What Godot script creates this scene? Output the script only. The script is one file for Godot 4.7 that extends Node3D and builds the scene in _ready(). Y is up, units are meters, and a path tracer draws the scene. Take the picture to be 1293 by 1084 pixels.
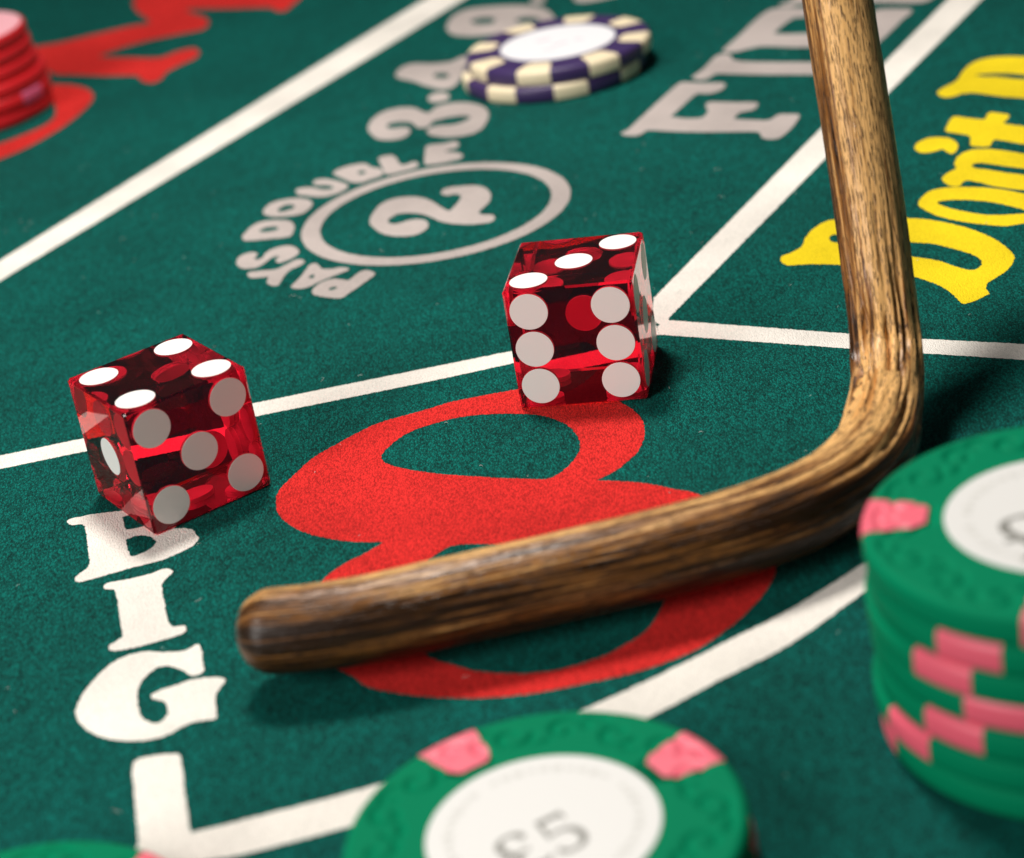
extends Node3D
# A craps table close-up: printed felt, two dice, the stick and casino chips. Lengths in the lists are millimetres.

const MM := 0.001
var rng := RandomNumberGenerator.new()
var used := {}
var edge_noise := FastNoiseLite.new()

# ---------------------------------------------------------------- helpers
func numbered(called: String) -> String:
	if not used.has(called):
		used[called] = 0
		return called
	used[called] += 1
	return "%s_%03d" % [called, used[called]]

func tag(o: Node3D, label: String, category := "", group := "", kind := "") -> void:
	o.set_meta("label", label)
	if category: o.set_meta("category", category)
	if group: o.set_meta("group", group)
	if kind: o.set_meta("kind", kind)

func thing(called: String, at: Vector3, turn := 0.0) -> Node3D:
	var o := Node3D.new()
	o.name = numbered(called)
	o.position = at
	o.rotation.y = turn
	add_child(o, true)
	return o

func part(called: String, mesh: Mesh, m: Material, parent: Node, at := Vector3.ZERO) -> MeshInstance3D:
	var o := MeshInstance3D.new()
	o.name = called
	o.mesh = mesh
	o.material_override = m
	o.position = at
	parent.add_child(o, true)
	return o

func tri(st: SurfaceTool, a: Vector3, b: Vector3, c: Vector3, out: Vector3) -> void:
	# front faces run clockwise seen from outside
	if (b - a).cross(c - a).dot(out) > 0.0:
		var t := b
		b = c
		c = t
	for v in [a, b, c]:
		st.add_vertex(v)

func grid_mesh(pos: Array, nu: int, nv: int, closed_u: bool, uvs := PackedVector2Array()) -> ArrayMesh:
	# pos: nv rows of nu points; smooth normals from the neighbours
	var st := SurfaceTool.new()
	st.begin(Mesh.PRIMITIVE_TRIANGLES)
	st.set_smooth_group(0)
	for k in pos.size():
		if uvs.size(): st.set_uv(uvs[k])
		st.add_vertex(pos[k])
	for j in nv - 1:
		for i in (nu if closed_u else nu - 1):
			var a := j * nu + i
			var b := j * nu + (i + 1) % nu
			var c := a + nu
			var d := b + nu
			for k in [a, c, b, b, c, d]: st.add_index(k)
	st.generate_normals()
	return st.commit()

# ---------------------------------------------------------------- printed shapes on the felt
func smooth_outline(flat: Array) -> PackedVector2Array:
	# closed Catmull-Rom through the points; a point given twice is a sharp corner
	var pts := PackedVector2Array()
	for k in range(0, flat.size(), 2):
		pts.append(Vector2(flat[k], flat[k + 1]))
	var n := pts.size()
	var fine := PackedVector2Array()
	for k in n:
		var p1 := pts[k]
		var p2 := pts[(k + 1) % n]
		var d := p1.distance_to(p2)
		if d < 0.001: continue
		var p0 := pts[(k + n - 1) % n]
		var p3 := pts[(k + 2) % n]
		var t1 := (p2 - p0) * 0.5
		var t2 := (p3 - p1) * 0.5
		if p0.distance_to(p1) < 0.001: t1 = p2 - p1
		if p3.distance_to(p2) < 0.001: t2 = p2 - p1
		t1 = t1.limit_length(d * 1.25)
		t2 = t2.limit_length(d * 1.25)
		var steps := int(clampf(d / 0.3, 1, 400))
		for s in steps:
			var t := float(s) / steps
			var t_2 := t * t
			var t_3 := t_2 * t
			fine.append(p1 * (2 * t_3 - 3 * t_2 + 1) + t1 * (t_3 - 2 * t_2 + t) + p2 * (3 * t_2 - 2 * t_3) + t2 * (t_3 - t_2))
	# the dye follows the threads: a slightly ragged edge
	var out := PackedVector2Array()
	n = fine.size()
	for k in n:
		var along := (fine[(k + 1) % n] - fine[(k + n - 1) % n]).normalized()
		var side := Vector2(-along.y, along.x)
		out.append(fine[k] + side * (edge_noise.get_noise_2d(fine[k].x * 100.0, fine[k].y * 100.0) * 0.17))
	return out

func printed(called: String, outlines: Array, height: float, m: Material, parent: Node3D, label := "") -> void:
	var ring := smooth_outline(outlines[0])
	if Geometry2D.is_polygon_clockwise(ring): ring.reverse()
	for h in range(1, outlines.size()):
		var hole := smooth_outline(outlines[h])
		if not Geometry2D.is_polygon_clockwise(hole): hole.reverse()
		var best := INF
		var bi := 0
		var bj := 0
		for i in ring.size():
			for j in hole.size():
				var d := ring[i].distance_squared_to(hole[j])
				if d < best:
					best = d
					bi = i
					bj = j
		for sign_ in [1.0, -1.0]:
			var side: Vector2 = (hole[bj] - ring[bi]).normalized().orthogonal() * 0.003 * sign_
			var joined := ring.slice(0, bi)
			joined.append(ring[bi] + side)
			joined.append(hole[bj] + side)
			for j in range(1, hole.size()): joined.append(hole[(bj + j) % hole.size()])
			joined.append(hole[bj] - side)
			joined.append(ring[bi] - side)
			joined.append_array(ring.slice(bi + 1))
			if Geometry2D.triangulate_polygon(joined).size():
				ring = joined
				break
	var idx := Geometry2D.triangulate_polygon(ring)
	if idx.is_empty():
		push_warning("no triangles for " + called + " " + label)
		return
	var st := SurfaceTool.new()
	st.begin(Mesh.PRIMITIVE_TRIANGLES)
	st.set_normal(Vector3.UP)
	for k in range(0, idx.size(), 3):
		var a := ring[idx[k]]
		var b := ring[idx[k + 1]]
		var c := ring[idx[k + 2]]
		tri(st, Vector3(a.x, height, a.y) * MM, Vector3(b.x, height, b.y) * MM, Vector3(c.x, height, c.y) * MM, Vector3.UP)
	var o := part(called, st.commit(), m, parent)
	if label: o.set_meta("label", label)

func round_outline(radius: float) -> Array:
	var out := []
	for k in 72: out.append_array([-7.2 + radius * cos(TAU * k / 72), -371.5 + radius * sin(TAU * k / 72)])
	return out

# ---------------------------------------------------------------- textures
func bytes_image(noise: FastNoiseLite, side: int) -> PackedByteArray:
	return noise.get_seamless_image(side, side, false, false, 0.1).get_data()

func make_noise(kind: int, freq: float, seed_: int, octaves := 1) -> FastNoiseLite:
	var n := FastNoiseLite.new()
	n.noise_type = kind
	n.frequency = freq
	n.seed = seed_
	n.fractal_type = FastNoiseLite.FRACTAL_FBM if octaves > 1 else FastNoiseLite.FRACTAL_NONE
	n.fractal_octaves = octaves
	return n

var weave_tone: ImageTexture
var weave_soft: ImageTexture
var wear: ImageTexture
var weave_mid: ImageTexture
var weave_height: ImageTexture

func make_weave() -> void:
	# a looped cloth: rounded stitches in a jittered grid, fine fibre grain, and a slow drift of tone
	var side := 1024
	var cell := make_noise(FastNoiseLite.TYPE_CELLULAR, 1.0 / 6.2, 11)
	cell.cellular_return_type = FastNoiseLite.RETURN_DISTANCE
	cell.cellular_jitter = 0.85
	var stitch_tone := make_noise(FastNoiseLite.TYPE_CELLULAR, 1.0 / 6.2, 11)
	stitch_tone.cellular_return_type = FastNoiseLite.RETURN_CELL_VALUE
	stitch_tone.cellular_jitter = 0.85
	var a := bytes_image(cell, side)
	var b := bytes_image(stitch_tone, side)
	var c := bytes_image(make_noise(FastNoiseLite.TYPE_SIMPLEX, 0.32, 5, 2), side)
	var d := bytes_image(make_noise(FastNoiseLite.TYPE_SIMPLEX, 0.012, 7, 3), side)
	var tone := PackedByteArray()
	var high := PackedByteArray()
	tone.resize(side * side)
	high.resize(side * side)
	var soft := PackedByteArray()
	soft.resize(side * side)
	var warm := PackedByteArray()
	warm.resize(side * side)
	for k in side * side:
		var bump := 255 - a[k]
		var grain := 0.42 * (bump - 150) + 0.30 * (b[k] - 128) + 0.45 * (c[k] - 128)
		var v := 174.0 + 1.15 * grain + 0.10 * (d[k] - 128)
		if b[k] > 214 and bump > 150: v += 40.0
		tone[k] = int(clampf(v, 60, 255))
		soft[k] = int(clampf(246.0 + 0.20 * grain, 200, 255))
		warm[k] = int(clampf(214.0 + 0.75 * grain, 120, 255))
		high[k] = int(clampf(0.75 * bump + 0.25 * c[k], 0, 255))
	weave_tone = ImageTexture.create_from_image(Image.create_from_data(side, side, false, Image.FORMAT_L8, tone))
	weave_soft = ImageTexture.create_from_image(Image.create_from_data(side, side, false, Image.FORMAT_L8, soft))
	# rubbed and soiled patches, hand-sized and coin-sized
	var big := bytes_image(make_noise(FastNoiseLite.TYPE_SIMPLEX, 0.014, 41, 4), 512)
	var patches := PackedByteArray()
	patches.resize(512 * 512)
	for k in 512 * 512: patches[k] = int(clampf(246.0 + 0.14 * (big[k] - 128), 225, 255))
	wear = ImageTexture.create_from_image(Image.create_from_data(512, 512, false, Image.FORMAT_L8, patches))
	weave_mid = ImageTexture.create_from_image(Image.create_from_data(side, side, false, Image.FORMAT_L8, warm))
	weave_height = ImageTexture.create_from_image(Image.create_from_data(side, side, false, Image.FORMAT_L8, high))

func cloth(linear: Color, weave: Texture2D, sheen := 0.5) -> StandardMaterial3D:
	var m := StandardMaterial3D.new()
	m.albedo_color = linear.linear_to_srgb()
	m.albedo_texture = weave
	m.uv1_triplanar = true
	m.uv1_world_triplanar = true
	m.uv1_scale = Vector3(27.0, 27.0, 11.5)
	m.roughness = 0.92
	m.metallic_specular = 0.25
	m.heightmap_enabled = true
	m.heightmap_texture = weave_height
	m.heightmap_scale = 0.016
	m.detail_enabled = true
	m.detail_blend_mode = BaseMaterial3D.BLEND_MODE_MUL
	m.detail_albedo = wear
	m.detail_uv_layer = BaseMaterial3D.DETAIL_UV_2
	m.uv2_triplanar = true
	m.uv2_world_triplanar = true
	m.uv2_scale = Vector3(3.1, 3.1, 3.1)
	m.rim_enabled = true
	m.rim = sheen
	m.rim_tint = 0.9
	return m

func plain(linear: Color, rough: float, spec := 0.5) -> StandardMaterial3D:
	var m := StandardMaterial3D.new()
	m.albedo_color = linear.linear_to_srgb()
	m.roughness = rough
	m.metallic_specular = spec
	return m

func wood() -> StandardMaterial3D:
	var w := 512
	var h := 2048
	var long := make_noise(FastNoiseLite.TYPE_SIMPLEX, 1.0, 21, 3)
	var fine := make_noise(FastNoiseLite.TYPE_SIMPLEX, 1.0, 33, 2)
	var tone := PackedByteArray()
	var high := PackedByteArray()
	var gloss := PackedByteArray()
	tone.resize(w * h * 3)
	high.resize(w * h)
	gloss.resize(w * h)
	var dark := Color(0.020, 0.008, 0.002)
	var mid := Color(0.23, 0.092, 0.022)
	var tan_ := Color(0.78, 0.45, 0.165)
	for j in h:
		var s := j * 340.0 / h
		for i in w:
			var ang := TAU * i / w
			var x := cos(ang)
			var y := sin(ang)
			var n1 := long.get_noise_3d(x * 2.6 + 9.0, y * 2.6, s * 0.022)
			var n2 := fine.get_noise_3d(x * 11.0, y * 11.0 + 4.0, s * 0.06)
			var n3 := fine.get_noise_3d(x * 26.0 + 7.0, y * 26.0, s * 0.30 + 50.0)
			# shade painted in on the arm's front and underside; turns rearward along the shaft
			var shade_side := cos(ang + 0.35 + 2.05 * smoothstep(60.0, 125.0, s))
			var t := clampf(0.50 - 0.46 * tanh(2.6 * (shade_side + 0.05)) + 0.66 * n1 + 0.50 * n2 + 0.16 * smoothstep(95.0, 150.0, s), 0.0, 1.0)
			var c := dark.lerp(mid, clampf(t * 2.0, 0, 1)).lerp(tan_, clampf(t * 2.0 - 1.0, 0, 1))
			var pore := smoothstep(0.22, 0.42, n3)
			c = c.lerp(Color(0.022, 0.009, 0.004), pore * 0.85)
			c = c.linear_to_srgb()
			var k := j * w + i
			tone[k * 3] = int(clampf(c.r, 0, 1) * 255)
			tone[k * 3 + 1] = int(clampf(c.g, 0, 1) * 255)
			tone[k * 3 + 2] = int(clampf(c.b, 0, 1) * 255)
			high[k] = int(clampf(150 + 70 * n2 + 40 * n1 - 110 * pore, 0, 255))
			gloss[k] = int(clampf(100 + 60 * n2 + 60 * pore, 40, 255))
	var m := StandardMaterial3D.new()
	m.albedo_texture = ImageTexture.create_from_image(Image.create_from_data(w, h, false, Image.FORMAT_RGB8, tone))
	m.roughness = 1.0
	m.roughness_texture = ImageTexture.create_from_image(Image.create_from_data(w, h, false, Image.FORMAT_L8, gloss))
	m.heightmap_enabled = true
	m.heightmap_texture = ImageTexture.create_from_image(Image.create_from_data(w, h, false, Image.FORMAT_L8, high))
	m.heightmap_scale = 0.012
	m.metallic_specular = 0.36
	m.clearcoat_enabled = true
	m.clearcoat = 0.12
	m.clearcoat_roughness = 0.3
	return m

# ---------------------------------------------------------------- dice
func chamfered_cube(half: float, cut: float) -> ArrayMesh:
	var st := SurfaceTool.new()
	st.begin(Mesh.PRIMITIVE_TRIANGLES)
	st.set_smooth_group(-1)
	var e := half - cut
	var axes := [Vector3.RIGHT, Vector3.UP, Vector3.BACK]
	for k in 3:
		var n: Vector3 = axes[k]
		var u: Vector3 = axes[(k + 1) % 3]
		var v: Vector3 = axes[(k + 2) % 3]
		for s in [-1.0, 1.0]:
			var q := [n * s * half - u * e - v * e, n * s * half + u * e - v * e, n * s * half + u * e + v * e, n * s * half - u * e + v * e]
			tri(st, q[0], q[1], q[2], n * s)
			tri(st, q[0], q[2], q[3], n * s)
			for t in [-1.0, 1.0]:
				var o: Vector3 = n * s + u * t
				var r := [n * s * half + u * t * e - v * e, n * s * e + u * t * half - v * e, n * s * e + u * t * half + v * e, n * s * half + u * t * e + v * e]
				tri(st, r[0], r[1], r[2], o)
				tri(st, r[0], r[2], r[3], o)
	for a in [-1.0, 1.0]:
		for b in [-1.0, 1.0]:
			for c in [-1.0, 1.0]:
				tri(st, Vector3(a * half, b * e, c * e), Vector3(a * e, b * half, c * e), Vector3(a * e, b * e, c * half), Vector3(a, b, c))
	st.generate_normals()
	return st.commit()

func disc(radius: float, low: float, high: float, bevel: float, n := 48) -> ArrayMesh:
	# a solid round plate, its upper edge slightly rounded; y runs from low to high
	var rows := [[0.0, low], [radius, low], [radius, low], [radius, high - bevel], [radius - bevel * 0.3, high - bevel * 0.3], [radius - bevel, high], [radius - bevel, high], [0.0, high]]
	return lathe(rows, n)

func lathe(rows: Array, n := 96, from := 0.0, sweep := TAU) -> ArrayMesh:
	# rows: [radius, y] from the axis below, out and up to the axis above; a doubled row is a hard edge
	var st := SurfaceTool.new()
	st.begin(Mesh.PRIMITIVE_TRIANGLES)
	var m := rows.size()
	var normals := []
	for j in m:
		var here := Vector2(rows[j][0], rows[j][1])
		var before := here
		var after := here
		if j > 0: before = Vector2(rows[j - 1][0], rows[j - 1][1])
		if j < m - 1: after = Vector2(rows[j + 1][0], rows[j + 1][1])
		var d := Vector2.ZERO
		if before.distance_to(here) > 1e-7: d += (here - before).normalized()
		if after.distance_to(here) > 1e-7: d += (after - here).normalized()
		normals.append(Vector2(d.y, -d.x).normalized())
	for j in m:
		for i in n + 1:
			var a := from + sweep * i / n
			var nn: Vector2 = normals[j]
			st.set_normal(Vector3(nn.x * cos(a), nn.y, nn.x * sin(a)))
			st.set_uv(Vector2(float(i) / n, float(j) / m))
			st.add_vertex(Vector3(rows[j][0] * cos(a), rows[j][1], rows[j][0] * sin(a)))
	for j in m - 1:
		for i in n:
			var a := j * (n + 1) + i
			for k in [a, a + 1, a + n + 1, a + 1, a + n + 2, a + n + 1]: st.add_index(k)
	return st.commit()

const PIPS := {
	1: [[0, 0]], 2: [[-1, -1], [1, 1]], 3: [[-1, -1], [0, 0], [1, 1]], 4: [[-1, -1], [-1, 1], [1, -1], [1, 1]],
	5: [[-1, -1], [-1, 1], [1, -1], [1, 1], [0, 0]], 6: [[-1, -1], [-1, 0], [-1, 1], [1, -1], [1, 0], [1, 1]],
}

func die(at: Vector3, turn: float, faces: Dictionary, label: String) -> void:
	var half := 9.5 * MM
	var o := thing("die", at + Vector3(0, half, 0), turn)
	tag(o, label, "die", "red dice on the felt")
	part("body", die_body, die_glass, o)
	for face in faces:
		var n: Vector3 = face
		var u := Vector3.RIGHT if absf(n.x) < 0.5 else Vector3.BACK
		var v := n.cross(u)
		for spot in PIPS[faces[face]]:
			var q := part("pip", pip_mesh, pip_paint, o, n * half + (u * spot[0] + v * spot[1]) * 6.0 * MM)
			q.basis = Basis(u, n, u.cross(n))

var die_body: ArrayMesh
var die_glass: StandardMaterial3D
var pip_mesh: ArrayMesh
var pip_paint: StandardMaterial3D

# ---------------------------------------------------------------- chips
const CHIP_R := 20.4
const CHIP_H := 3.4

func scroll(angle: float, r: float) -> float:
	# the pressed scrollwork on the rim of a clay chip: a row of curls, sunk, in millimetres
	var y := r - 16.7
	if absf(y) > 2.9: return 0.0
	var cells := 18.0
	var f := fposmod(angle / TAU * cells, cells)
	var x := (f - floorf(f) - 0.5) * 5.8
	if int(floorf(f)) % 2: y = -y
	var rho := sqrt(x * x + y * y)
	var phi := fposmod(atan2(y, x) / TAU, 1.0)
	var s := exp(-pow((rho - (0.35 + 2.0 * phi)) / 0.36, 2.0))
	var wave := y + 2.1 * sin(PI * x / 5.8)
	if rho > 2.0: s = maxf(s, exp(-pow(wave / 0.4, 2.0)))
	return -0.42 * s

func chip_shell(from: float, sweep: float, n: int, proud: float, inner: float, pressed: bool, ragged := 0.0, bed := 0.0, spots := 4) -> ArrayMesh:
	# rim surface of a chip from the underside, round the edge and in over the top to radius inner
	var rows := []
	var R := CHIP_R + proud
	var e := 0.72
	var profile := [[inner, -proud], [CHIP_R - e, -proud], [R - e * 0.3, e * 0.3 - proud], [R, e], [R, CHIP_H * 0.5], [R, CHIP_H - e], [R - e * 0.3, CHIP_H - e * 0.3 + proud], [CHIP_R - e, CHIP_H + proud]]
	for q in profile: rows.append(q)
	var ends := maxf(inner, 13.2)
	var steps := 30 if pressed else 3
	for k in range(1, steps + 1):
		rows.append([lerpf(CHIP_R - e, ends, float(k) / steps), CHIP_H + proud])
	if inner < ends: rows.append([inner, CHIP_H + proud])
	var pos := []
	for j in rows.size():
		for i in n + 1:
			var f := float(i) / n
			var r: float = rows[j][0]
			var y: float = rows[j][1]
			if ragged > 0.0 and j >= profile.size():
				# rounded inner corners of an inlaid spot
				var edge := pow(absf(f * 2.0 - 1.0), 5.0)
				r = maxf(r, inner + ragged * edge + 0.25 * edge_noise.get_noise_2d(f * 900.0, inner * 100.0))
			var a := from + sweep * f
			if pressed and y > CHIP_H * 0.9: y += scroll(a, r) * (1.0 if proud == 0.0 else 0.6)
			if bed > 0.0 and r > 13.4:
				# seats for the inlaid spots
				var off := absf(fposmod(a + PI / spots, TAU / spots) - PI / spots)
				if off < bed * 0.5 - 0.01:
					y = clampf(y, 0.12, CHIP_H - 0.12) - (0.3 if y > 2.0 else 0.0)
					r = minf(r, CHIP_R - 0.12)
			pos.append(Vector3(r * cos(a), y, r * sin(a)) * MM)
	var uvs := PackedVector2Array()
	return grid_mesh(pos, n + 1, rows.size(), false, uvs)

func chip(called: String, at: Vector3, turn: float, look: Dictionary, label: String, group := "") -> Node3D:
	var o := thing(called, at, turn)
	tag(o, label, "casino chip", group)
	part("body", look.body, look.body_paint, o)
	for k in look.spots:
		var q := part("edge_spot", look.spot, look.spot_paint, o)
		q.rotation.y = -TAU * k / look.spots
	if look.has("inlay"):
		part("inlay", look.inlay, look.inlay_paint, o)
	return o

func flat_text(words_: String, size: float, m: Material, parent: Node, at: Vector3, turn: float, called := "lettering", serif := true) -> void:
	var f := SystemFont.new()
	f.font_names = PackedStringArray(["Droid Serif" if serif else "Droid Sans"])
	var t := TextMesh.new()
	t.text = words_
	t.font = f
	t.font_size = 64
	t.pixel_size = size * MM / 46.0
	t.depth = 0.06 * MM
	t.curve_step = 1.0
	var o := part(called, t, m, parent, at)
	o.basis = Basis(Vector3.UP, turn) * Basis(Vector3.RIGHT, -PI / 2)

# ---------------------------------------------------------------- stick
func make_stick() -> void:
	# axis of the stick: x, y, z and thickness
	var raw := [
		-36.32, 7.30, -215.72, 10.30,
		-28.51, 7.30, -214.18, 10.40,
		-20.60, 7.30, -213.86, 10.53,
		-12.65, 7.30, -214.54, 10.62,
		-4.69, 7.30, -215.32, 10.70,
		3.28, 7.30, -216.01, 10.77,
		11.23, 7.29, -216.88, 10.79,
		19.11, 7.25, -218.18, 10.75,
		26.87, 7.20, -220.01, 10.71,
		34.16, 7.15, -223.04, 10.69,
		40.32, 7.06, -227.83, 10.61,
		44.84, 7.03, -234.23, 10.36,
		48.04, 7.22, -241.50, 9.96,
		50.45, 8.03, -248.99, 9.61,
		52.11, 10.81, -255.68, 9.51,
		52.94, 16.55, -260.59, 9.59,
		53.41, 23.32, -264.79, 9.64,
		53.85, 30.14, -268.94, 9.68,
		54.24, 36.89, -273.22, 9.71,
		54.59, 43.54, -277.64, 9.75,
		54.90, 50.24, -282.00, 9.78,
		55.14, 57.18, -285.95, 9.80,
		55.38, 64.16, -289.79, 9.80,
		55.84, 70.58, -294.41, 9.80,
		56.49, 76.52, -299.70, 9.80,
		57.16, 82.41, -305.08, 9.80,
	]
	var curve := Curve3D.new()
	curve.bake_interval = 0.4
	var n := raw.size() / 4
	var ctrl := []
	var thick := []
	for k in n:
		ctrl.append(Vector3(raw[k * 4], raw[k * 4 + 1], raw[k * 4 + 2]))
		thick.append(raw[k * 4 + 3])
	for k in n:
		var tangent: Vector3 = (ctrl[mini(k + 1, n - 1)] - ctrl[maxi(k - 1, 0)]) / 6.0
		curve.add_point(ctrl[k], -tangent, tangent)
	var length := curve.get_baked_length()
	var marks := []
	for k in n: marks.append(curve.get_closest_offset(ctrl[k]))
	var rows := int(length / 0.5)
	var around := 128
	var grain := make_noise(FastNoiseLite.TYPE_SIMPLEX, 1.0, 77, 2)
	var pos := []
	var uvs := PackedVector2Array()
	var lift := Vector3.UP
	var bend_at: float = 101.0
	for j in rows + 1:
		var s := 4.6 * pow(j / 28.0, 2.4) if j < 28 else lerpf(4.6, length, float(j - 28) / (rows - 28))
		var c := curve.sample_baked(s, true)
		var dir := (curve.sample_baked(minf(s + 0.6, length), true) - curve.sample_baked(maxf(s - 0.6, 0.0), true)).normalized()
		lift = (lift - dir * lift.dot(dir)).normalized()
		var side := dir.cross(lift)
		var seg := 0
		while seg < n - 2 and s > marks[seg + 1]: seg += 1
		var d: float = lerpf(thick[seg], thick[seg + 1], clampf((s - marks[seg]) / maxf(marks[seg + 1] - marks[seg], 0.01), 0, 1))
		# blunt rounded end
		var tip := clampf(s / 4.6, 0.0, 1.0)
		var round_ := pow(1.0 - pow(1.0 - tip, 2.2), 1.0 / 2.2)
		var split := exp(-pow((s - bend_at) / 18.0, 2.0))
		for i in around + 1:
			var a := TAU * (i % around) / around
			var rad := d * 0.5 * round_
			var x := cos(a)
			var y := sin(a)
			rad += 0.10 * grain.get_noise_3d(x * 1.1, y * 1.1, s * 0.04)
			# bent fibres stand apart in ridges at the bend
			var ridge := grain.get_noise_3d(x * 3.4, y * 3.4 + 3.0, s * 0.035)
			rad += split * (0.7 * ridge - 0.9 * smoothstep(0.12, 0.30, -ridge)) * round_
			pos.append((c + (lift * y + side * x) * rad) * MM)
			uvs.append(Vector2(float(i) / around, s / 340.0))
	# close the blunt end
	var o := thing("stick", Vector3.ZERO)
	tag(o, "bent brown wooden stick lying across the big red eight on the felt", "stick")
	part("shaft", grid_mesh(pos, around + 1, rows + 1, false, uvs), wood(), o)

# ---------------------------------------------------------------- the scene
func _ready() -> void:
	# camera
	var cam := Camera3D.new()
	cam.name = "camera"
	cam.fov = 23.3230
	cam.near = 0.03
	cam.far = 20.0
	cam.position = Vector3(0, 0.13250, 0)
	cam.basis = Basis(Vector3(0.985308, -0.153665, 0.074535), Vector3(0.170788, 0.886526, -0.430005), Vector3(-0.000000, 0.436416, 0.899745))
	var lens := CameraAttributesPhysical.new()
	lens.frustum_focal_length = 58.143
	lens.frustum_focus_distance = 0.306
	lens.exposure_aperture = 15.5
	lens.frustum_near = 0.03
	lens.frustum_far = 20.0
	cam.attributes = lens
	add_child(cam)
	cam.make_current()

	# dim room and the lamps over the table
	var env := Environment.new()
	env.background_mode = Environment.BG_COLOR
	env.background_color = Color(0.06, 0.06, 0.062).linear_to_srgb()
	env.tonemap_mode = Environment.TONE_MAPPER_LINEAR
	env.tonemap_exposure = 0.94
	env.sdfgi_enabled = true
	env.ssao_enabled = true
	env.ssil_enabled = true
	var world := WorldEnvironment.new()
	world.name = "room"
	world.environment = env
	add_child(world)
	area_light("key_lamp", Vector3(-0.032, 0.40, -0.41), Vector3(0.0, 0.0, -0.29), Vector2(0.07, 0.07), 0.215, Color(1.0, 0.975, 0.945))
	area_light("side_lamp", Vector3(-0.50, 0.35, 0.13), Vector3(0.0, 0.0, -0.28), Vector2(0.24, 0.40), 0.47, Color(1.0, 0.98, 0.96))

	rng.seed = 4
	edge_noise.noise_type = FastNoiseLite.TYPE_SIMPLEX
	edge_noise.frequency = 0.028
	edge_noise.seed = 3
	make_weave()

	# the table: one sheet of cloth with everything that is printed on it
	var felt := thing("table_felt", Vector3.ZERO)
	tag(felt, "green woven craps table cloth printed with white, red, grey and yellow", "", "", "structure")
	var sheet := PlaneMesh.new()
	sheet.size = Vector2(1.6, 1.6)
	part("cloth", sheet, cloth(Color(0.001, 0.168, 0.138), weave_tone, 0.2), felt, Vector3(0, 0, -0.55))
	var white := cloth(Color(0.95, 0.905, 0.83), weave_soft, 0.1)
	var red := cloth(Color(0.90, 0.034, 0.030), weave_mid, 0.15)
	var grey := cloth(Color(0.53, 0.465, 0.44), weave_soft, 0.1)
	var yellow := cloth(Color(0.95, 0.72, 0.015), weave_soft, 0.1)
	printed("printed_line", [[-107.07, -362.94, -107.07, -362.94, -23.35, -500.33, -23.35, -500.33, 21.16, -571.83, 21.16, -571.83, 31.66, -565.71, 31.66, -565.71, 6.16, -525.23, 6.16, -525.23, -23.43, -478.89, -23.43, -478.89, -88.09, -379.52, -88.09, -379.52, -102.77, -355.76, -102.77, -355.76]], 0.030, white, felt)
	printed("printed_line", [[-86.48, -294.31, -86.48, -294.31, -74.15, -295.31, -74.15, -295.31, -39.25, -298.10, -39.25, -298.10, -20.96, -299.39, -20.96, -299.39, 1.61, -300.98, 1.61, -300.98, 25.25, -303.51, 25.25, -303.51, 25.24, -297.49, 25.24, -297.49, 1.56, -296.21, 1.56, -296.21, -10.28, -294.93, -10.28, -294.93, -38.60, -293.04, -38.60, -293.04, -73.49, -290.42, -73.49, -290.42, -85.64, -289.37, -85.64, -289.37]], 0.032, white, felt)
	printed("printed_line", [[24.77, -303.72, 24.77, -303.72, 26.48, -312.40, 26.48, -312.40, 69.30, -381.80, 69.30, -381.80, 88.97, -414.13, 88.97, -414.13, 112.02, -451.21, 112.02, -451.21, 144.65, -504.12, 144.65, -504.12, 154.85, -505.11, 154.85, -505.11, 118.38, -446.76, 118.38, -446.76, 85.56, -395.44, 85.56, -395.44, 66.19, -364.26, 66.19, -364.26, 27.54, -303.14, 27.54, -303.14, 27.45, -302.33, 27.45, -302.33, 26.35, -300.41, 26.35, -300.41]], 0.034, white, felt)
	printed("printed_line", [[27.39, -302.38, 27.39, -302.38, 52.81, -285.72, 52.81, -285.72, 62.57, -279.46, 62.57, -279.46, 75.48, -271.91, 75.48, -271.91, 85.84, -265.54, 85.84, -265.54, 84.18, -260.63, 84.18, -260.63, 73.95, -266.81, 73.95, -266.81, 61.68, -274.33, 61.68, -274.33, 52.13, -280.19, 52.13, -280.19, 25.24, -297.48, 25.24, -297.48, 25.39, -300.82, 25.39, -300.82]], 0.036, white, felt)
	printed("printed_line", [[-49.61, -203.27, -48.72, -203.81, -44.78, -203.43, -44.15, -202.44, -43.22, -195.48, -42.01, -187.48, -42.01, -187.48, -35.96, -188.21, -28.07, -189.29, -21.73, -190.34, -13.83, -192.32, -5.62, -194.66, 3.59, -198.46, 8.68, -200.80, 14.89, -203.88, 21.85, -207.65, 29.26, -211.64, 40.06, -219.33, 53.13, -229.09, 60.97, -235.04, 60.89, -229.48, 49.67, -219.86, 39.99, -213.79, 27.80, -204.28, 18.44, -199.19, 11.05, -195.02, 2.03, -190.49, -10.63, -186.00, -23.82, -183.75, -31.44, -182.54, -39.13, -181.93, -47.30, -183.37, -47.88, -188.00, -49.15, -197.20, -49.84, -202.22]], 0.038, white, felt)
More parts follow.
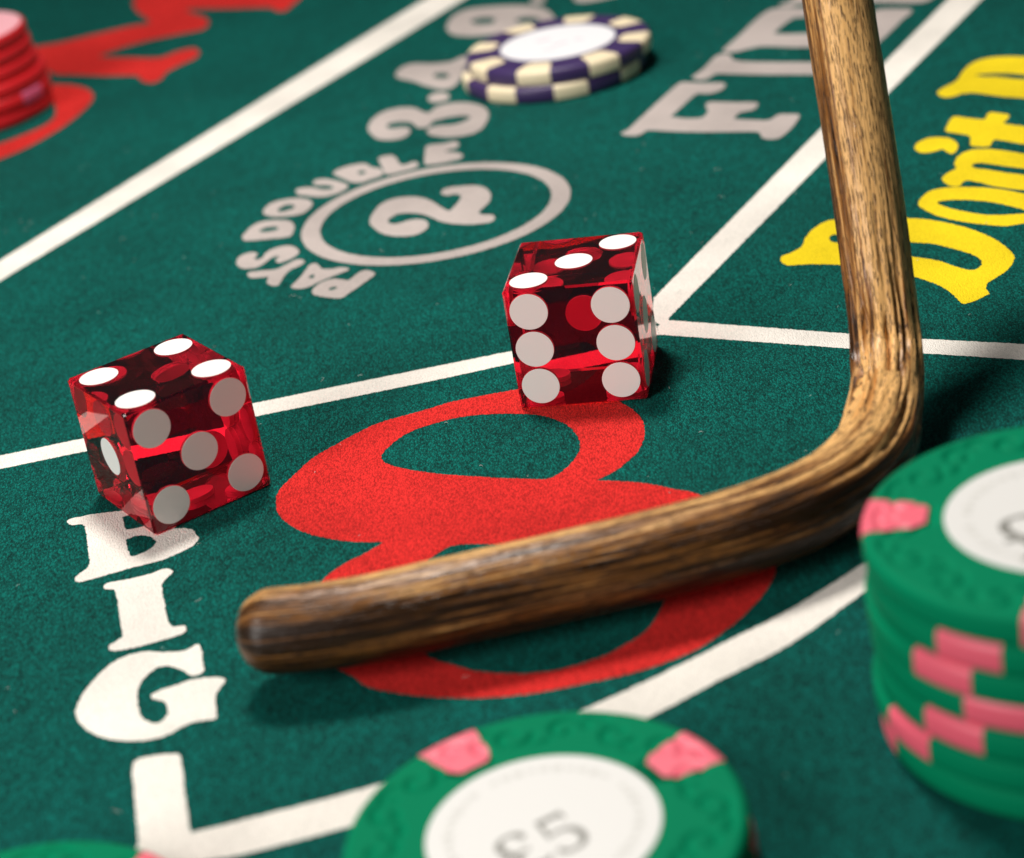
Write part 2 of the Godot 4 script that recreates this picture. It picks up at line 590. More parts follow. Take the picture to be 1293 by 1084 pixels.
	printed("letter_b", [[-65.27, -267.76, -65.19, -268.64, -63.22, -268.92, -61.05, -268.97, -57.38, -268.54, -55.38, -268.58, -53.38, -268.46, -51.14, -267.63, -49.04, -266.09, -47.92, -263.93, -48.03, -261.95, -48.99, -260.52, -49.14, -260.13, -47.70, -259.75, -46.40, -258.70, -45.48, -256.40, -45.43, -255.66, -46.09, -253.97, -47.91, -252.63, -50.57, -251.32, -54.63, -250.67, -58.64, -249.59, -61.40, -249.18, -62.11, -249.96, -62.05, -250.97, -60.86, -252.63, -60.52, -254.25, -61.39, -259.55, -62.36, -265.05, -63.13, -266.45, -64.42, -266.69], [-55.92, -259.24, -55.92, -259.24, -54.48, -259.83, -52.81, -259.29, -51.60, -257.44, -51.67, -255.94, -52.68, -254.79, -54.32, -253.92, -54.84, -254.26, -54.84, -254.26, -55.42, -256.52], [-57.11, -266.49, -57.11, -266.49, -55.74, -266.80, -53.73, -267.14, -52.63, -266.20, -52.39, -264.77, -52.88, -263.09, -54.19, -262.25, -56.21, -262.33, -56.21, -262.33, -56.73, -264.49]], 0.040, white, felt)
	printed("letter_i", [[-57.84, -246.80, -57.40, -247.53, -54.35, -247.63, -51.67, -248.06, -49.68, -248.73, -48.68, -248.18, -48.47, -247.15, -49.29, -245.88, -49.67, -244.34, -49.29, -241.56, -48.49, -236.78, -47.96, -234.09, -47.31, -232.75, -45.84, -232.57, -45.52, -231.73, -45.87, -230.61, -48.85, -229.77, -52.01, -229.17, -54.74, -229.28, -55.40, -230.09, -55.38, -230.87, -54.19, -231.95, -53.90, -232.95, -54.45, -236.24, -55.24, -240.97, -55.91, -244.48, -56.34, -245.42, -57.60, -246.12]], 0.042, white, felt)
	printed("letter_g", [[-43.56, -227.13, -43.06, -225.19, -42.82, -222.77, -42.54, -220.66, -43.27, -219.92, -44.05, -220.00, -45.24, -221.52, -46.75, -222.99, -48.35, -223.38, -49.65, -222.07, -50.50, -220.06, -50.56, -217.28, -50.01, -213.83, -49.07, -211.66, -47.78, -210.57, -46.91, -210.99, -46.42, -212.45, -46.79, -214.46, -47.57, -215.52, -48.54, -216.21, -48.85, -217.02, -47.91, -217.84, -46.10, -218.39, -43.99, -219.02, -41.82, -218.89, -40.08, -218.17, -39.73, -217.33, -40.41, -215.76, -40.79, -214.22, -40.48, -211.42, -40.52, -209.40, -42.47, -209.47, -44.08, -209.07, -45.92, -207.80, -48.26, -207.31, -51.28, -207.97, -54.45, -209.87, -56.52, -212.34, -57.68, -214.57, -58.10, -216.87, -57.79, -219.54, -56.73, -222.60, -55.16, -225.56, -53.12, -227.38, -50.60, -227.75, -47.98, -226.78, -45.41, -226.25, -44.04, -227.17]], 0.044, white, felt)
	printed("number_eight", [[-8.31, -286.01, -11.56, -285.07, -15.38, -284.11, -19.46, -283.06, -22.66, -281.02, -26.12, -278.15, -29.51, -275.00, -32.24, -270.46, -34.11, -266.94, -34.70, -263.61, -34.32, -259.42, -33.02, -256.13, -30.56, -252.47, -27.37, -249.58, -23.46, -247.11, -19.60, -245.68, -19.60, -245.68, -20.65, -244.62, -22.72, -242.99, -24.78, -241.64, -26.56, -239.96, -27.56, -238.54, -29.36, -234.74, -29.89, -228.33, -29.20, -222.36, -27.18, -217.46, -23.78, -213.27, -22.60, -211.16, -20.50, -209.34, -17.73, -207.62, -14.29, -205.87, -10.87, -204.63, -7.46, -203.73, -2.90, -203.13, -0.32, -203.17, 4.02, -203.37, 8.39, -203.77, 12.85, -204.74, 17.03, -206.44, 19.52, -208.31, 22.64, -211.07, 25.19, -214.10, 27.34, -217.14, 29.33, -222.00, 29.40, -228.75, 26.96, -236.96, 22.87, -243.92, 20.15, -246.33, 16.66, -249.33, 13.73, -251.00, 10.25, -252.72, 10.25, -252.72, 12.52, -254.06, 14.65, -256.18, 16.58, -258.72, 17.98, -262.13, 18.66, -265.60, 18.72, -268.76, 18.03, -271.96, 16.97, -274.69, 14.66, -279.61, 11.46, -283.23, 7.44, -285.48, 3.26, -286.34, -1.01, -286.36, -4.67, -286.25], [-5.05, -279.95, -8.60, -280.04, -11.79, -279.33, -14.40, -278.40, -16.74, -276.40, -18.49, -273.89, -19.38, -271.72, -18.87, -269.35, -16.44, -266.58, -13.22, -264.14, -9.76, -261.93, -6.23, -260.11, -3.62, -258.72, 0.28, -256.95, 3.38, -255.66, 5.04, -256.32, 6.84, -258.28, 8.34, -261.01, 9.06, -263.47, 9.15, -266.22, 8.54, -269.62, 7.41, -272.32, 5.41, -275.08, 3.30, -276.79, -0.83, -278.72], [-16.09, -233.68, -14.38, -237.89, -12.07, -240.29, -10.32, -241.40, -7.38, -240.79, -1.24, -237.96, 8.62, -232.34, 13.64, -227.48, 15.24, -220.93, 13.45, -215.22, 11.44, -212.02, 9.21, -210.23, 6.34, -208.47, 3.39, -207.58, 0.05, -207.03, -1.38, -207.23, -3.69, -207.53, -7.11, -208.84, -9.85, -210.36, -11.66, -212.04, -13.95, -214.10, -15.64, -217.02, -16.90, -224.01]], 0.030, red, felt)
	printed("number_two", [[-5.64, -381.60, -5.03, -383.23, -3.57, -383.56, -0.71, -382.93, 1.39, -381.83, 3.02, -379.23, 3.66, -375.46, 3.05, -371.56, 1.64, -368.66, 0.91, -366.98, 1.27, -365.48, 3.10, -364.35, 3.53, -362.12, 2.51, -360.64, -0.56, -360.99, -3.89, -362.85, -6.53, -365.67, -8.47, -369.18, -10.13, -371.56, -12.20, -373.12, -14.30, -373.67, -15.74, -372.35, -16.31, -370.59, -15.65, -368.74, -14.08, -368.46, -12.32, -369.09, -10.58, -368.73, -9.24, -367.34, -8.81, -364.82, -9.60, -362.23, -11.54, -360.74, -14.27, -361.31, -17.31, -364.08, -19.14, -368.47, -19.80, -371.83, -19.21, -376.16, -17.34, -381.00, -14.79, -382.68, -11.92, -382.27, -9.46, -380.35, -7.45, -376.97, -5.86, -372.80, -4.56, -370.48, -3.78, -371.95, -2.37, -375.41, -2.02, -377.35, -2.72, -379.00, -4.50, -379.17, -5.45, -380.20]], 0.032, grey, felt)
	printed("letter_p", [[-20.51, -346.95, -19.31, -345.30, -19.22, -344.54, -20.01, -342.95, -21.56, -340.73, -23.32, -338.35, -24.84, -336.19, -26.13, -336.21, -28.08, -337.67, -29.82, -339.33, -30.45, -340.78, -30.40, -342.20, -29.65, -343.91, -28.35, -345.37, -26.81, -345.71, -25.26, -344.81, -24.17, -343.71, -23.62, -344.04, -22.39, -346.15, -21.28, -347.13], [-27.55, -341.18, -26.79, -341.93, -25.96, -341.43, -26.57, -340.61, -27.22, -340.50]], 0.034, grey, felt)
	printed("letter_a", [[-34.30, -345.77, -33.03, -348.44, -31.76, -352.38, -31.11, -354.54, -29.99, -354.93, -29.18, -353.00, -28.61, -351.51, -26.82, -350.66, -25.48, -350.82, -24.37, -350.10, -23.93, -348.80, -25.04, -348.00, -26.81, -347.03, -28.13, -346.15, -29.45, -345.28, -30.97, -343.93, -32.50, -343.64, -33.84, -344.49], [-31.25, -348.21, -30.71, -349.46, -30.11, -349.30, -30.36, -347.97]], 0.036, grey, felt)
	printed("letter_y", [[-42.53, -355.62, -41.99, -356.29, -40.17, -356.05, -38.35, -355.49, -36.77, -355.67, -35.23, -357.11, -33.67, -358.55, -32.52, -358.00, -32.04, -356.53, -32.92, -355.08, -34.48, -353.97, -35.34, -352.24, -35.96, -350.11, -36.55, -347.40, -37.21, -347.11, -38.35, -348.35, -38.81, -350.24, -38.57, -351.63, -38.70, -352.30, -39.83, -352.52, -41.41, -352.96, -42.24, -353.96]], 0.038, grey, felt)
	printed("letter_s", [[-44.91, -363.30, -44.42, -365.29, -43.09, -366.45, -41.69, -366.23, -41.06, -364.96, -41.47, -363.56, -41.55, -362.64, -40.84, -361.98, -39.95, -362.83, -39.34, -365.09, -37.99, -366.37, -36.15, -366.91, -34.50, -365.98, -33.42, -363.84, -33.16, -362.11, -33.93, -360.25, -35.27, -359.00, -36.62, -358.39, -37.44, -359.28, -37.36, -360.63, -36.71, -361.91, -37.18, -362.13, -38.31, -361.72, -39.18, -360.24, -40.26, -358.56, -41.60, -357.96, -43.45, -358.65, -44.56, -360.61]], 0.040, grey, felt)
	printed("letter_d", [[-44.41, -375.78, -44.02, -377.61, -42.94, -380.49, -41.34, -382.46, -39.17, -382.41, -36.75, -381.54, -35.28, -380.11, -34.39, -377.60, -34.33, -374.85, -34.87, -372.08, -36.26, -371.44, -38.62, -372.06, -41.46, -372.66, -43.60, -373.38], [-41.16, -377.42, -40.25, -378.60, -38.82, -378.71, -37.65, -377.86, -37.52, -376.57, -38.75, -376.22, -40.17, -376.39]], 0.042, grey, felt)
	printed("letter_o", [[-40.76, -387.82, -39.72, -391.95, -36.82, -393.43, -33.26, -392.47, -31.15, -389.29, -31.12, -386.68, -32.81, -383.28, -35.99, -383.20, -39.21, -384.83], [-37.85, -388.05, -36.44, -389.92, -34.96, -389.34, -34.51, -387.55, -36.06, -386.46, -37.52, -386.52]], 0.044, grey, felt)
	printed("letter_u", [[-34.48, -397.86, -33.37, -398.74, -31.09, -397.74, -29.13, -395.55, -27.36, -394.91, -26.88, -395.83, -27.86, -397.51, -29.80, -398.54, -30.95, -400.13, -30.49, -402.17, -28.53, -401.82, -26.25, -399.42, -24.31, -396.62, -23.83, -394.71, -24.96, -392.40, -26.87, -391.19, -29.10, -391.01, -31.99, -393.18, -33.95, -395.16]], 0.030, grey, felt)
	printed("letter_b", [[-26.91, -404.78, -25.60, -406.61, -23.62, -407.60, -21.31, -407.58, -20.00, -406.67, -19.05, -404.11, -17.44, -402.53, -16.67, -399.80, -17.20, -397.58, -19.15, -396.64, -21.09, -395.70, -23.02, -396.72, -24.62, -399.55, -26.25, -402.61], [-21.84, -402.47, -20.70, -402.86, -20.26, -401.22, -21.21, -400.72]], 0.032, grey, felt)
	printed("letter_l", [[-17.49, -408.92, -16.32, -409.85, -14.67, -409.47, -13.74, -406.87, -13.33, -403.56, -12.23, -401.95, -10.57, -402.88, -9.48, -401.47, -9.88, -399.16, -11.68, -398.42, -13.96, -397.84, -15.58, -397.71, -16.52, -399.21, -16.64, -401.29, -17.07, -404.57]], 0.034, grey, felt)
	printed("letter_e", [[-7.48, -411.30, -5.96, -411.85, -3.65, -411.31, -1.64, -411.58, -0.74, -409.69, -1.20, -407.29, -2.88, -406.64, -3.88, -406.36, -2.94, -405.32, -1.06, -403.56, -0.38, -401.11, -1.27, -399.55, -2.59, -399.25, -4.87, -398.97, -7.76, -399.52, -8.20, -400.77, -8.05, -404.80]], 0.036, grey, felt)
	printed("number_three", [[-19.37, -429.84, -18.42, -436.38, -15.76, -440.62, -12.26, -441.51, -9.27, -439.76, -7.25, -435.66, -6.01, -434.21, -4.16, -437.49, -0.66, -438.37, 3.11, -436.14, 5.83, -431.61, 6.55, -426.19, 5.50, -419.80, 3.57, -415.44, 0.61, -414.16, -3.05, -415.15, -6.22, -418.28, -6.93, -421.40, -6.01, -423.62, -3.90, -423.80, -1.01, -422.84, 1.58, -424.14, 2.52, -425.98, 1.77, -427.55, -1.15, -428.53, -4.13, -428.13, -5.43, -427.47, -6.83, -424.09, -8.89, -425.27, -9.63, -428.48, -11.26, -430.83, -13.80, -431.58, -15.32, -430.33, -14.73, -427.90, -12.21, -427.16, -10.57, -425.53, -10.67, -422.15, -12.41, -419.74, -15.32, -420.02, -17.78, -422.75]], 0.038, grey, felt)
	printed("dot", [[-5.80, -445.14, -4.60, -447.76, -2.42, -447.36, -1.01, -444.54, -1.82, -441.27, -4.02, -440.79, -5.48, -442.25]], 0.040, grey, felt)
	printed("number_four", [[-12.48, -468.00, -10.97, -472.84, -8.15, -474.41, -4.08, -471.86, 0.48, -470.66, 3.37, -473.05, 6.14, -472.98, 6.83, -469.16, 4.88, -467.06, 3.33, -463.91, 2.60, -458.69, 1.40, -453.08, -0.55, -449.60, -2.73, -450.15, -5.67, -454.26, -8.61, -459.99, -11.66, -464.26], [-4.03, -461.82, -2.62, -462.89, -0.86, -461.79, -0.46, -458.81, -2.36, -458.55]], 0.042, grey, felt)
	printed("number_nine", [[1.04, -502.21, 2.91, -510.49, 6.61, -514.81, 11.57, -514.36, 17.35, -511.75, 22.47, -507.81, 25.47, -502.82, 26.94, -495.11, 26.67, -489.68, 24.11, -487.72, 20.82, -488.09, 18.90, -487.90, 14.60, -487.66, 9.88, -488.06, 5.25, -490.21, 2.10, -494.10, 1.10, -498.44], [7.21, -503.55, 9.96, -504.55, 12.96, -501.94, 12.23, -498.28, 9.69, -498.67, 7.77, -500.71], [17.70, -497.04, 20.21, -498.17, 22.66, -495.75, 23.37, -492.84, 21.65, -492.32, 18.89, -493.80]], 0.044, grey, felt)
	printed("dot", [[22.63, -512.71, 24.08, -515.12, 25.96, -513.80, 26.42, -510.67, 25.26, -508.70, 23.36, -509.62]], 0.030, grey, felt)
	printed("number_ten", [[33.15, -506.35, 34.55, -510.36, 40.93, -509.89, 46.72, -508.80, 47.15, -504.46, 41.08, -502.78, 36.64, -502.34, 34.33, -503.56]], 0.032, grey, felt)
	printed("letter_f", [[31.66, -398.48, 33.23, -399.87, 36.43, -405.60, 42.09, -415.58, 46.44, -423.06, 47.97, -424.71, 51.11, -422.41, 55.43, -419.77, 56.18, -418.17, 55.05, -415.31, 52.28, -413.84, 49.98, -415.23, 48.22, -413.17, 45.31, -408.18, 42.47, -403.29, 42.47, -403.29, 45.21, -400.52, 48.18, -399.39, 49.91, -402.50, 50.20, -406.51, 51.37, -408.24, 56.49, -404.96, 59.68, -403.08, 60.05, -401.30, 58.52, -398.64, 56.03, -398.34, 54.71, -396.77, 54.03, -394.85, 54.03, -394.85, 57.69, -392.17, 60.17, -390.74, 62.65, -392.97, 64.57, -392.20, 66.27, -390.41, 63.67, -384.23, 60.39, -379.50, 58.36, -379.34, 57.06, -381.37, 57.00, -384.69, 53.35, -386.99, 47.08, -390.31, 40.83, -394.42, 37.05, -397.13, 35.09, -395.41, 33.70, -395.40, 32.14, -396.74]], 0.034, grey, felt)
	printed("letter_i", [[50.54, -427.04, 53.70, -431.73, 57.49, -438.90, 59.59, -440.07, 60.68, -437.57, 60.82, -434.03, 63.30, -431.11, 67.91, -427.93, 75.45, -423.18, 79.70, -420.77, 82.72, -422.87, 86.24, -420.63, 85.18, -416.00, 81.74, -410.39, 78.80, -408.40, 78.03, -411.41, 73.70, -414.72, 66.28, -419.30, 59.77, -423.72, 55.81, -426.43, 54.07, -424.87, 52.45, -423.91, 50.99, -425.19]], 0.036, grey, felt)
	printed("letter_e", [[59.88, -442.97, 64.50, -450.79, 70.28, -461.23, 74.65, -467.63, 77.88, -467.79, 82.28, -464.76, 83.76, -463.26, 82.50, -459.11, 80.74, -457.22, 78.70, -457.84, 75.09, -453.43, 72.23, -448.64, 72.23, -448.64, 75.23, -446.22, 80.51, -443.90, 83.21, -445.78, 83.84, -450.57, 85.76, -452.29, 89.14, -450.01, 88.90, -447.17, 86.56, -443.55, 85.52, -440.59, 85.52, -440.59, 89.48, -437.97, 94.13, -448.14, 96.20, -452.83, 98.29, -452.63, 100.21, -451.50, 103.31, -448.16, 99.46, -441.94, 92.85, -431.24, 88.60, -426.29, 83.17, -431.07, 76.96, -434.08, 73.30, -436.45, 68.37, -440.34, 64.96, -440.41, 62.58, -439.83, 60.76, -440.29, 59.87, -441.29]], 0.038, grey, felt)
	printed("letter_l", [[77.72, -470.66, 80.20, -471.93, 83.56, -475.62, 88.52, -481.39, 93.44, -477.86, 94.17, -472.70, 98.37, -466.69, 104.81, -462.88, 110.28, -462.75, 113.36, -460.55, 108.17, -453.15, 104.33, -453.65, 96.66, -459.35, 86.94, -465.01, 82.42, -468.15, 79.75, -467.77, 78.12, -468.90]], 0.040, grey, felt)
	printed("letter_d", [[48.71, -319.31, 49.40, -320.65, 51.06, -321.43, 53.11, -323.26, 54.52, -326.86, 56.58, -330.23, 59.10, -332.43, 60.54, -332.71, 64.42, -331.56, 69.06, -329.41, 72.21, -327.63, 74.93, -325.66, 77.53, -322.69, 80.37, -318.39, 82.51, -313.09, 83.46, -308.48, 83.66, -304.79, 82.91, -302.05, 81.01, -299.04, 78.48, -296.82, 76.84, -295.47, 76.84, -295.47, 76.13, -293.72, 75.97, -291.32, 75.97, -291.32, 73.72, -289.90, 71.68, -289.21, 71.10, -289.88, 70.75, -293.72, 69.69, -297.96, 67.22, -302.52, 64.27, -306.78, 60.60, -310.47, 57.19, -312.72, 53.67, -314.66, 50.92, -315.70, 49.49, -316.02, 48.78, -317.45], [58.05, -324.64, 58.91, -325.95, 59.58, -325.91, 64.05, -322.55, 70.47, -316.67, 73.10, -314.73, 75.51, -311.44, 77.72, -307.65, 78.34, -304.68, 77.69, -302.35, 75.99, -301.42, 74.34, -303.51, 71.93, -307.74, 69.11, -310.62, 62.80, -317.14, 58.79, -322.28, 58.16, -322.97]], 0.042, yellow, felt)
	printed("letter_o", [[75.38, -332.74, 76.65, -335.69, 78.86, -338.20, 81.74, -338.49, 84.87, -337.16, 87.83, -335.29, 90.52, -332.63, 92.81, -329.57, 95.23, -325.57, 95.17, -321.60, 93.14, -317.74, 90.49, -316.67, 88.93, -316.68, 85.91, -316.86, 83.18, -318.90, 80.01, -321.93, 77.32, -325.73, 75.91, -329.44], [78.50, -332.16, 80.18, -332.63, 83.24, -331.25, 86.59, -328.51, 89.03, -325.24, 90.66, -322.42, 91.71, -320.70, 90.17, -320.80, 87.31, -321.66, 84.38, -323.15, 81.79, -325.95, 79.83, -328.75]], 0.044, yellow, felt)
	printed("letter_n", [[86.25, -349.60, 87.27, -352.05, 89.05, -354.13, 91.19, -354.87, 93.75, -353.69, 96.00, -351.45, 98.45, -348.35, 100.75, -345.06, 102.07, -341.75, 101.39, -339.57, 99.00, -339.40, 96.31, -341.21, 93.41, -344.24, 90.91, -347.07, 89.68, -347.74, 88.63, -346.97, 88.99, -345.30, 90.83, -343.43, 92.90, -340.87, 95.41, -338.23, 97.77, -335.41, 99.09, -332.25, 97.85, -329.78, 96.32, -330.72, 93.30, -331.22, 89.50, -335.09, 87.83, -337.77, 86.03, -340.11, 85.06, -339.76, 84.14, -338.33, 82.82, -338.60, 82.16, -340.76, 82.21, -343.21, 82.39, -343.58, 83.52, -345.16, 85.27, -346.42, 85.93, -347.54]], 0.030, yellow, felt)
	printed("apostrophe", [[81.89, -361.18, 83.24, -363.60, 85.29, -364.85, 87.38, -364.31, 88.91, -362.65, 89.37, -359.78, 88.93, -357.28, 87.87, -355.15, 87.01, -354.63, 86.48, -356.30, 86.28, -357.81, 85.09, -357.46, 83.33, -357.27, 82.03, -358.37]], 0.032, yellow, felt)
	printed("letter_t", [[89.41, -367.78, 91.01, -371.41, 92.45, -373.94, 93.24, -374.07, 95.14, -371.79, 97.36, -369.84, 98.40, -371.75, 99.53, -373.05, 100.87, -371.58, 102.02, -369.91, 101.32, -367.97, 100.00, -365.83, 101.18, -364.09, 102.64, -362.28, 105.95, -357.98, 105.52, -354.26, 103.67, -350.64, 99.89, -353.13, 97.45, -356.43, 95.93, -357.91, 94.87, -356.31, 94.13, -355.01, 92.61, -355.62, 91.32, -357.11, 91.88, -359.55, 92.44, -362.02, 91.66, -363.67, 90.35, -365.21, 89.46, -366.53]], 0.034, yellow, felt)
	printed("letter_p", [[93.71, -389.85, 95.13, -391.73, 97.46, -393.55, 99.36, -395.66, 101.15, -399.30, 103.89, -403.40, 106.89, -405.44, 109.85, -405.35, 112.46, -404.09, 114.71, -402.46, 119.82, -398.23, 122.11, -392.92, 120.17, -382.90, 115.95, -373.85, 112.07, -373.55, 107.27, -377.71, 104.43, -380.29, 102.12, -383.00, 99.78, -385.75, 97.63, -386.41, 95.86, -385.67, 94.35, -385.85, 93.54, -387.69], [102.98, -396.27, 104.79, -396.09, 107.59, -394.74, 109.74, -393.04, 111.35, -391.29, 116.08, -386.33, 116.73, -384.28, 115.40, -384.17, 110.55, -388.62, 108.50, -390.62, 106.32, -393.08, 104.34, -394.48]], 0.036, yellow, felt)
	printed("letter_o", [[-110.35, -451.49, -103.04, -455.47, -97.00, -461.82, -91.23, -471.78, -87.52, -482.53, -85.94, -492.13, -87.48, -499.98, -91.39, -506.38, -97.29, -511.61, -104.74, -514.48, -111.53, -512.41, -114.74, -510.27, -112.60, -504.01, -109.07, -503.70, -103.23, -503.41, -98.20, -500.42, -95.23, -492.78, -94.02, -484.43, -94.17, -479.85, -96.09, -475.46, -99.93, -471.35, -104.82, -467.38, -112.31, -463.41]], 0.038, red, felt)
	printed("letter_m", [[-108.12, -552.94, -101.89, -553.62, -92.68, -555.95, -83.39, -558.29, -77.69, -558.65, -79.23, -565.42, -82.22, -573.83, -84.38, -583.14, -84.18, -588.34, -84.31, -604.98, -63.08, -592.54, -35.87, -570.26, -36.30, -557.43, -38.39, -551.26, -40.16, -546.25, -42.71, -548.00, -44.40, -552.41, -54.79, -558.81, -66.06, -565.81, -67.96, -565.33, -65.72, -560.51, -62.13, -553.83, -60.78, -546.80, -62.03, -541.65, -66.32, -540.94, -75.51, -539.95, -83.24, -536.90, -87.75, -533.00, -88.15, -531.02, -80.33, -525.39, -73.93, -520.89, -70.88, -520.05, -67.50, -522.96, -63.33, -523.40, -61.53, -518.47, -62.41, -513.59, -65.95, -509.40, -68.83, -504.90, -69.85, -499.35, -72.01, -497.63, -74.92, -501.45, -76.54, -506.55, -84.95, -511.73, -94.61, -518.75, -98.54, -521.60, -102.64, -530.21, -105.59, -540.96]], 0.040, red, felt)
	printed("ring", [round_outline(25.7), round_outline(22.1)], 0.036, grey, felt)

	make_lint(felt)

	# dice
	die_body = chamfered_cube(9.5 * MM, 0.32 * MM)
	die_glass = StandardMaterial3D.new()
	die_glass.albedo_color = Color(1.0, 0.012, 0.040, 0.0).linear_to_srgb()
	die_glass.albedo_color.a = 0.0
	die_glass.transparency = BaseMaterial3D.TRANSPARENCY_ALPHA
	die_glass.refraction_enabled = true
	die_glass.refraction_scale = 0.049
	die_glass.roughness = 0.0
	die_glass.metallic_specular = 0.5
	pip_mesh = disc(2.84 * MM, -0.8 * MM, 0.012 * MM, 0.05 * MM)
	pip_paint = plain(Color(0.86, 0.85, 0.82), 0.35)
	die(Vector3(13.21, 0.12, -286.30) * MM, -0.2207, {Vector3.UP: 3, Vector3.BACK: 6, Vector3.RIGHT: 5, Vector3.LEFT: 2, Vector3.FORWARD: 1, Vector3.DOWN: 4}, "clear red die showing three on top and six towards the stick")
	die(Vector3(-48.42, 0.12, -271.65) * MM, 0.5402, {Vector3.UP: 4, Vector3.BACK: 5, Vector3.LEFT: 1, Vector3.RIGHT: 6, Vector3.FORWARD: 2, Vector3.DOWN: 3}, "clear red die showing four on top, beside the white word BIG")

	make_stick()
	make_chips()

func make_lint(felt: Node3D) -> void:
	# stray hairs and flecks caught on the cloth
	var st := SurfaceTool.new()
	st.begin(Mesh.PRIMITIVE_TRIANGLES)
	for k in 260:
		var c := Vector2(rng.randf_range(-110, 100), rng.randf_range(-480, -150))
		var a := rng.randf() * TAU
		var bow := rng.randf_range(-1.2, 1.2)
		var long := rng.randf_range(0.25, 0.7) if k % 5 else rng.randf_range(0.7, 1.5)
		var w := rng.randf_range(0.018, 0.035)
		var before := []
		for j in 6:
			var f := j / 5.0
			var dir := a + bow * (f - 0.5)
			var p := c + Vector2(cos(a), sin(a)) * long * (f - 0.5) + Vector2(-sin(a), cos(a)) * bow * long * 0.25 * (1.0 - pow(f * 2.0 - 1.0, 2.0))
			var n := Vector2(-sin(dir), cos(dir)) * w
			var y := 0.06 + 0.16 * sin(PI * f)
			var now := [Vector3(p.x - n.x, y, p.y - n.y) * MM, Vector3(p.x, y + w, p.y) * MM, Vector3(p.x + n.x, y, p.y + n.y) * MM]
			if j:
				for q in 2:
					tri(st, before[q], now[q], now[q + 1], Vector3.UP)
					tri(st, before[q], now[q + 1], before[q + 1], Vector3.UP)
			before = now
	st.generate_normals()
	var o := part("lint", st.commit(), plain(Color(0.55, 0.60, 0.56), 0.8, 0.2), felt)
	o.set_meta("kind", "stuff")

func area_light(called: String, at: Vector3, to: Vector3, size: Vector2, energy: float, color: Color) -> void:
	var l := AreaLight3D.new()
	l.name = called
	l.area_size = size
	l.area_normalize_energy = true
	l.light_energy = energy
	l.light_color = color
	l.shadow_enabled = true
	l.area_range = 4.0
	l.position = at
	add_child(l)
	l.look_at(to, Vector3.UP if absf((to - at).normalized().y) < 0.99 else Vector3.BACK)

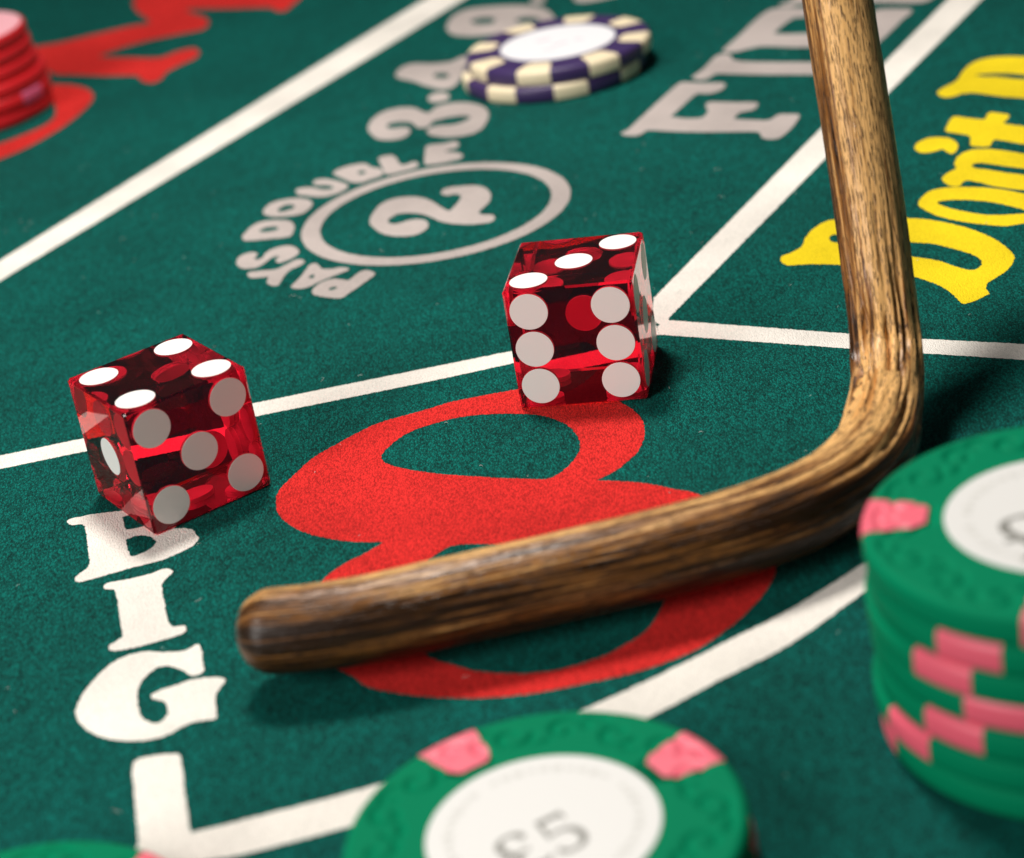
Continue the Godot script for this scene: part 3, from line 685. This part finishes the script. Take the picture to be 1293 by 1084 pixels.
func make_chips() -> void:
	var spot_w := deg_to_rad(20.0)
	var green := {
		"body": chip_shell(0.0, TAU, 480, 0.0, 0.0, true, 0.0, spot_w, 4), "body_paint": plain(Color(0.001, 0.190, 0.086), 0.6, 0.12),
		"spot": chip_shell(-spot_w / 2, spot_w, 36, 0.035, 13.6, true, 1.6), "spot_paint": plain(Color(0.80, 0.115, 0.175), 0.45), "spots": 4,
		"inlay": disc(11.9 * MM, 2.0 * MM, (CHIP_H + 0.05) * MM, 0.04 * MM, 96), "inlay_paint": plain(Color(0.71, 0.71, 0.69), 0.45),
	}
	var ink := plain(Color(0.20, 0.20, 0.18), 0.6)
	var faint := plain(Color(0.60, 0.60, 0.57), 0.6)
	# the stack on the right, seven high
	var turns := [0.0, 69.5, 52.0, 36.5, 53.0, 45.0, 18.4]
	var shift := [[0.3, 0.5], [-0.2, 0.2], [0.2, 0.3], [0.1, -0.2], [-0.2, 0.1], [0.2, 0.2], [0.0, 0.0]]
	var where := ["lowest", "second from the bottom", "third from the bottom", "middle", "third from the top", "second from the top", "topmost"]
	for k in 7:
		var o := chip("casino_chip", Vector3(53.8 + shift[k][0], 0.12 + CHIP_H * k, -182.6 + shift[k][1]) * MM, -deg_to_rad(turns[k]), green, "green chip, %s in the tall stack by the stick" % where[k] if k < 6 else "green chip with white centre on top of the tall stack by the stick's bend", "green chips in the tall stack")
		if k == 6: chip_print(o, ink, faint, deg_to_rad(18.4), 8.0, 8.6)
	# the pair in front of the stick
	for k in 2:
		var o := chip("casino_chip", Vector3(-3.7 + 0.3 * (1 - k), 0.12 + CHIP_H * k, -168.5) * MM, -deg_to_rad(-27.0 + 30.0 * (1 - k)), green, ["green chip under the five pound chip in front of the stick", "green and pink five pound chip lying in front of the stick"][k], "green chips in front of the stick")
		if k == 1: chip_print(o, ink, faint, deg_to_rad(-27.0), 26.0, 6.4)
	var near := chip("casino_chip", Vector3(-58.6, 0.12, -165.4) * MM, -deg_to_rad(-40.0), green, "green chip below the word BIG, cut off by the frame corner")
	near.set_meta("group", "")
	near.remove_meta("group")
	# purple and cream
	var w8 := deg_to_rad(21.0)
	var purple := {
		"body": chip_shell(0.0, TAU, 160, 0.0, 0.0, false), "body_paint": plain(Color(0.045, 0.024, 0.105), 0.4),
		"spot": chip_shell(-w8 / 2, w8, 20, 0.035, 14.2, false, 1.2), "spot_paint": plain(Color(0.85, 0.73, 0.50), 0.45), "spots": 8,
		"inlay": disc(12.8 * MM, 2.0 * MM, (CHIP_H + 0.05) * MM, 0.04 * MM, 96), "inlay_paint": plain(Color(0.85, 0.85, 0.88), 0.4),
	}
	chip("casino_chip", Vector3(22.9, 0.12, -446.6) * MM, -deg_to_rad(-5.0), purple, "purple and cream chip underneath, next to the grey number four", "purple and cream chips")
	var top := chip("casino_chip", Vector3(24.4, 0.12 + CHIP_H, -447.0) * MM, -deg_to_rad(21.0), purple, "purple and cream chip with white centre, on top of its pair", "purple and cream chips")
	var rosy := plain(Color(0.72, 0.52, 0.60), 0.6)
	for q in [[-4.0, -2.0, 3.2, 0.9, 0.4], [1.0, 1.5, 3.6, 0.8, 0.7], [4.5, -1.0, 2.0, 0.8, 0.1], [-0.5, 5.5, 2.6, 0.6, 0.2]]:
		var b := BoxMesh.new()
		b.size = Vector3(q[2], 0.02, q[3]) * MM
		var s := part("printed_mark", b, rosy, top, Vector3(q[0], CHIP_H + 0.06, q[1]) * MM)
		s.rotation.y = q[4]
	# red stack, upper left
	var scarlet := {
		"body": chip_shell(0.0, TAU, 160, 0.0, 0.0, false), "body_paint": plain(Color(0.62, 0.012, 0.018), 0.38), "spots": 0,
		"spot": chip_shell(-w8 / 2, w8, 20, 0.035, 14.2, false, 1.2), "spot_paint": plain(Color(0.62, 0.10, 0.20), 0.45),
	}
	var sheen_faced := scarlet.duplicate()
	sheen_faced["inlay"] = disc(19.6 * MM, 2.0 * MM, (CHIP_H + 0.05) * MM, 0.04 * MM, 96)
	sheen_faced["inlay_paint"] = plain(Color(0.92, 0.46, 0.52), 0.3)  # sheen on the glossy red top, painted as a pink disc
	var names := ["lowest", "second", "third", "fourth", "fifth"]
	for k in 6:
		var slide := [0.0, 0.3, 0.0, -1.2, -1.8, -2.2][k] as float
		var look := scarlet if k < 5 else sheen_faced
		if k == 1:
			look = scarlet.duplicate()
			look["spots"] = 4
		chip("casino_chip", Vector3(-116.2 + slide, 0.12 + CHIP_H * k, -495.0) * MM, -0.5 * k, look, "red chip, %s from the felt in the red stack" % names[k] if k < 5 else "red chip with pink sheen painted on its face, on top of the red stack", "red chips on the red lettering")

func chip_print(o: Node3D, ink: Material, faint: Material, own_turn: float, degrees_: float, size: float) -> void:
	# lettering is laid in the world's axes, so take the chip's own turn back out
	var back := own_turn
	var turn_ := back + deg_to_rad(degrees_)
	var low := size * 0.36
	flat_text("£5", size, ink, o, Vector3(low * sin(turn_) - 1.4 * cos(turn_), CHIP_H + 0.05, low * cos(turn_) + 1.4 * sin(turn_)) * MM, turn_, "value")
	for k in 44:
		var a := TAU * k / 44.0
		if k % 11 == 10: continue
		var b := BoxMesh.new()
		b.size = Vector3(0.5 + 0.25 * (k % 3), 0.03, 0.9) * MM
		var s := part("printed_mark", b, faint, o, Vector3(cos(a) * 9.6, CHIP_H + 0.06, sin(a) * 9.6) * MM)
		s.rotation.y = -a + 0.3 * (k % 2)
